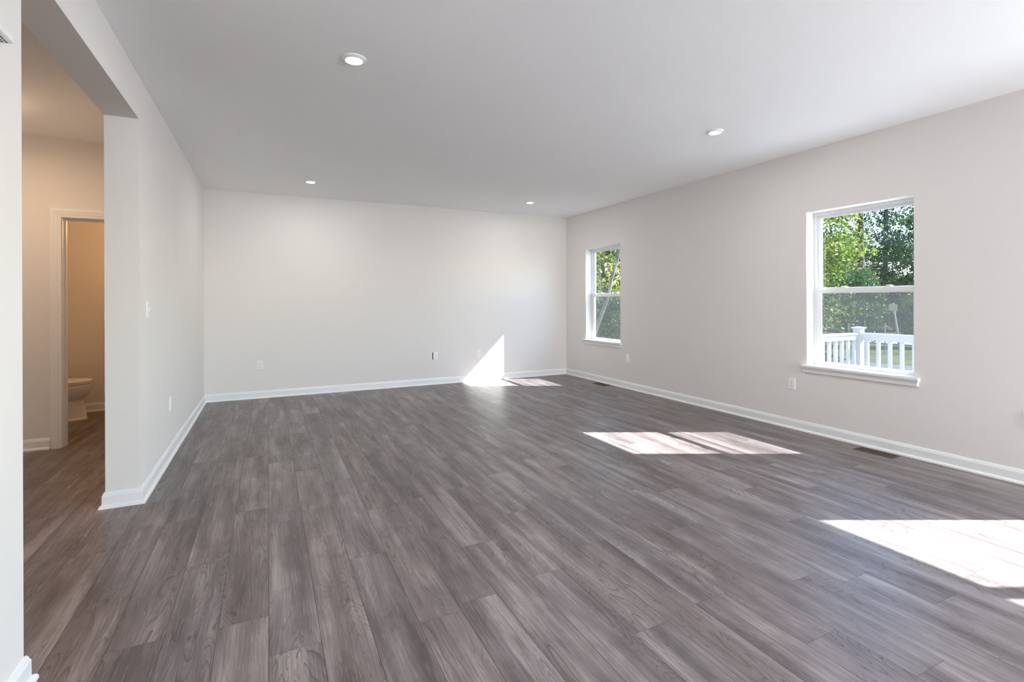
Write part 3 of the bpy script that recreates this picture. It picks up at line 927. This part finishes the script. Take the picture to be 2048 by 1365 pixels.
def make_tree(kind, h, rx, zc, rz, ncl, per, leaf, leafmat, trunk_r, lean=0.0, bark='bark', spread=0.32):
    """returns (trunk mesh, foliage mesh)"""
    cen = crown_points(ncl, rx, rz, zc)
    cen[:, 2] = np.maximum(cen[:, 2], 0.25)
    fm = leaf_mesh('foliage', cen, (spread, spread, spread * 0.6), per, leaf, leafmat)
    bm = bmesh.new()
    hp = [(lean * h * (k / 6) ** 1.3 + random.uniform(-.05, .05), random.uniform(-.05, .05), h * 0.92 * k / 6) for k in range(7)]
    tube(bm, hp, [trunk_r * (1 - 0.8 * k / 6) for k in range(7)], 9)
    for c_ in cen[:: max(1, len(cen) // 16)]:
        zt = max(0.3, c_[2] - math.hypot(c_[0], c_[1]) * 0.7); kk = min(0.95, zt / (h * 0.92))
        b0 = (lean * h * kk ** 1.3, 0, zt)
        md = ((b0[0] + c_[0]) / 2, c_[1] / 2, (zt + c_[2]) / 2 + 0.15)
        tube(bm, [b0, md, tuple(c_)], [trunk_r * 0.28, trunk_r * 0.18, trunk_r * 0.06], 5)
    tmp = from_bm('trunk', bm, M[bark]); tm = tmp.data
    bpy.data.objects.remove(tmp)
    return tm, fm

KINDS = {
    'yellow': make_tree('yellow', 9.0, 2.4, 4.6, 4.2, 170, 120, 0.135, M['leaf_yellow'], 0.11, 0.05),
    'yellow_b': make_tree('yellow_b', 8.0, 2.2, 4.0, 3.7, 150, 120, 0.125, M['leaf_yellow'], 0.10, -0.04),
    'green': make_tree('green', 10.0, 2.7, 5.0, 4.7, 190, 110, 0.16, M['leaf_green'], 0.14, 0.03),
    'green_b': make_tree('green_b', 7.0, 2.3, 3.4, 3.2, 150, 110, 0.14, M['leaf_green'], 0.10, -0.03),
    'dark': make_tree('dark', 15.0, 3.0, 8.0, 7.0, 200, 90, 0.24, M['leaf_dark'], 0.20, 0.0),
    'brush': make_tree('brush', 1.6, 1.2, 0.8, 0.75, 60, 70, 0.11, M['leaf_brown'], 0.03, 0.05, spread=0.22),
}
RAD = {'yellow': 3.0, 'yellow_b': 2.8, 'green': 3.3, 'green_b': 2.9, 'dark': 3.6, 'brush': 1.6, 'pine': 3.0}
PLACED = []
def free(x, y, r):
    return all(abs(x - a_) > (r + b_) * 1.02 or abs(y - c_) > (r + b_) * 1.02 for a_, c_, b_ in PLACED)
# tall pine with a bare lower trunk
def make_pine():
    cen = []
    for k in range(120):
        z = random.uniform(5.0, 16.0); r = (16.5 - z) / 11 * 2.6 * random.uniform(0.35, 1.0); an = random.uniform(0, 6.283)
        cen.append((r * math.cos(an), r * math.sin(an), z))
    fm = leaf_mesh('foliage', cen, (0.38, 0.38, 0.14), 60, 0.24, M['leaf_dark'], 0.28)
    bm = bmesh.new()
    tube(bm, [(0, 0, 0), (0.05, 0, 5), (0.0, 0.05, 10), (0, 0, 16)], [0.20, 0.165, 0.11, 0.03], 10)
    for c_ in cen[::4]:
        tube(bm, [(0, 0, c_[2] - 0.5), (c_[0] * 0.5, c_[1] * 0.5, c_[2] - 0.2), c_], [0.035, 0.026, 0.01], 5)
    for k in range(14):
        z = random.uniform(1.5, 5.5); an = random.uniform(0, 6.283); l = random.uniform(0.5, 1.5)
        tube(bm, [(0, 0, z), (l * math.cos(an), l * math.sin(an), z + random.uniform(0, .5))], [0.025, 0.006], 5)
    tmp = from_bm('trunk', bm, M['bark']); tm = tmp.data; bpy.data.objects.remove(tmp)
    return tm, fm
KINDS['pine'] = make_pine()

def plant(kind, name, x, y, label, cat, group=None, s=1.0, rz=None, z=None):
    tm, fm = KINDS[kind]
    r = tag(empty(name, (x, y, (GZ - 0.06) if z is None else z), random.uniform(0, 6.28) if rz is None else rz), label, cat, group)
    r.scale = (s, s, s)
    PLACED.append((x, y, RAD[kind] * s))
    for nm, me_ in (('trunk', tm), ('foliage', fm)):
        o = bpy.data.objects.new(nm, me_); COL.objects.link(o); o.parent = r
    return r

def polar(az, dist):
    a_ = math.radians(az)
    return dist * math.cos(a_), dist * math.sin(a_)

# seen in the near window (az 25..32)
plant('yellow', 'maple_tree', *polar(35.7, 20.0), 'sunlit yellow-green tree at the left side of the near window', 'tree', s=0.95, rz=0.4)
plant('green_b', 'young_tree', *polar(29.5, 28.2), 'fresh green low tree under the sky gap in the near window', 'tree', s=0.58, rz=1.7)
plant('pine', 'pine_tree', *polar(29.05, 33.0), 'dark pine trunk rising through the sky gap in the near window', 'tree', s=1.0, rz=0.9)
plant('pine', 'pine_tree', *polar(27.2, 53.0), 'pine with a bare trunk right of the sky gap in the near window', 'tree', s=1.15, rz=2.9)
plant('green', 'broadleaf_tree', *polar(24.3, 40.0), 'broad green tree at the right side of the near window', 'tree', s=0.95, rz=2.2)
plant('green_b', 'broadleaf_tree', *polar(24.6, 29.0), 'small green tree at the right side of the near window', 'tree', s=0.40, rz=1.2)
# seen in the far window (az 51..56)
plant('yellow_b', 'maple_tree', *polar(53.5, 16.5), 'sunlit yellow-green tree filling the far window', 'tree', s=1.0, rz=0.7)
plant('green_b', 'young_tree', *polar(51.6, 12.3), 'low green tree in the lower right of the far window', 'tree', s=0.40, rz=3.0)
bm = bmesh.new()
tube(bm, [(5.55, 8.93, GZ - 0.1), (5.86, 8.71, -0.12), (6.126, 8.528, 0.766), (6.281, 8.414, 1.296), (6.357, 8.357, 1.707), (6.434, 8.298, 2.05), (6.55, 8.20, 2.60), (6.85, 8.00, 3.9), (7.2, 7.8, 5.6)],
     [0.050, 0.045, 0.040, 0.037, 0.034, 0.031, 0.027, 0.018, 0.006], 10)
for q, e_ in (((6.28, 8.41, 1.30), (6.05, 8.55, 2.0)), ((6.43, 8.30, 2.05), (6.7, 8.45, 2.7)), ((6.0, 8.6, 0.35), (6.25, 8.7, 0.9)), ((6.6, 8.15, 2.9), (6.4, 8.3, 3.8))):
    tube(bm, [q, e_], [0.016, 0.004], 6)
tag(from_bm('leaning_tree', bm, M['bark_pale']), 'pale slanting bare trunk crossing the far window', 'tree')
PLACED.append((6.2, 8.4, 0.6))
PLACED += [(20.77, 12.02, 0.3), (22.22, 11.46, 0.3), (22.43, 11.04, 0.5)]

rr = random.Random(11)
for az, d_, s_ in ((26.6, 45.0, 0.66), (32.4, 46.0, 0.76), (30.6, 53.5, 0.80), (36.6, 53.0, 0.85), (26.6, 62.0, 0.92), (32.6, 62.0, 0.92), (29.7, 70.0, 1.0), (36.0, 68.0, 1.0)):
    plant('green' if s_ > 0.75 else 'green_b', 'woodland_tree', *polar(az, d_), 'leafy woodland tree standing among others beyond the grass and road', 'tree', 'woodland trees', s=s_)
plant('dark', 'evergreen_tree', *polar(22.6, 70.0), 'dark evergreen standing at the back of the woodland', 'tree', 'back woodland trees', s=1.1)
gl = 'leafy woodland tree standing among others beyond the grass and road'
dl = 'dark evergreen standing at the back of the woodland'
for it in range(5200):
    az = rr.uniform(-4, 86)
    near = 35.5 if az < 38 else 23.0
    far = it >= 1500
    d_ = rr.uniform(near + 9, near + 34) if far else rr.uniform(near, near + 10)
    gap = 26.0 < az < 32.0
    k_ = rr.choice(['dark', 'dark', 'pine', 'green'] if far else ['green', 'green', 'yellow', 'green_b', 'dark'])
    if gap: k_ = rr.choice(['green', 'green_b'])
    s_ = rr.uniform(0.50, 0.68) if gap else rr.uniform(0.85, 1.2)
    x, y = polar(az, d_)
    if x > 33.5 - (0 if az < 38 else 99) and free(x, y, RAD[k_] * s_) and len(PLACED) < 150:
        plant(k_, 'evergreen_tree' if far and k_ in ('dark', 'pine') else 'woodland_tree', x, y, dl if far and k_ in ('dark', 'pine') else gl, 'tree',
              'back woodland trees' if far and k_ in ('dark', 'pine') else 'woodland trees', s=s_)
bl = 'low brown-green brush at the edge of the wood'
nb_ = 0
for it in range(1600):
    az = rr.uniform(23, 64)
    d_ = rr.uniform(35.5, 41.0) if az < 30.2 else rr.uniform(14.5, 24.0)
    s_ = rr.uniform(0.75, 1.35)
    x, y = polar(az, d_)
    if free(x, y, RAD['brush'] * s_) and nb_ < 44:
        nb_ += 1
        plant('brush', 'brush', x, y, bl, 'shrub', 'brush at the wood edge', s=s_)

# leaning utility marker and thin stakes in front of the wood
bm = bmesh.new(); tube(bm, [(0, 0, 0), (-0.10, 0.22, 2.05)], [0.045, 0.04], 10)
x_, y_ = polar(26.15, 25.0)
mk = empty('marker_pole', (x_, y_, GZ)); tag(mk, 'leaning grey pole with a small cream sign behind the railing', 'pole')
o = link('pole', None or bpy.data.meshes.new('pole'), None, mk); bm.to_mesh(o.data); bm.free(); o.data.materials.append(M['stake'])
bm = bmesh.new(); box(bm, -0.02, 0.02, -0.13, 0.13, 0, 0.26)
sg = from_bm('sign_panel', bm, M['sign'], mk); sg.location = (-0.17, 0.20, 1.74); sg.rotation_euler = (0.09, 0, math.radians(20))
for az, dd, lb in ((30.06, 24.0, 'thin pale stake left of the corner post cap'), (27.28, 25.0, 'thin pale stake right of the corner post cap')):
    bm = bmesh.new(); tube(bm, [(0, 0, 0), (0, 0, 1.25)], [0.028, 0.028], 8)
    st_ = from_bm('marker_stake', bm, M['stake']); x_, y_ = polar(az, dd); st_.location = (x_, y_, GZ)
    tag(st_, lb, 'stake', 'marker stakes')
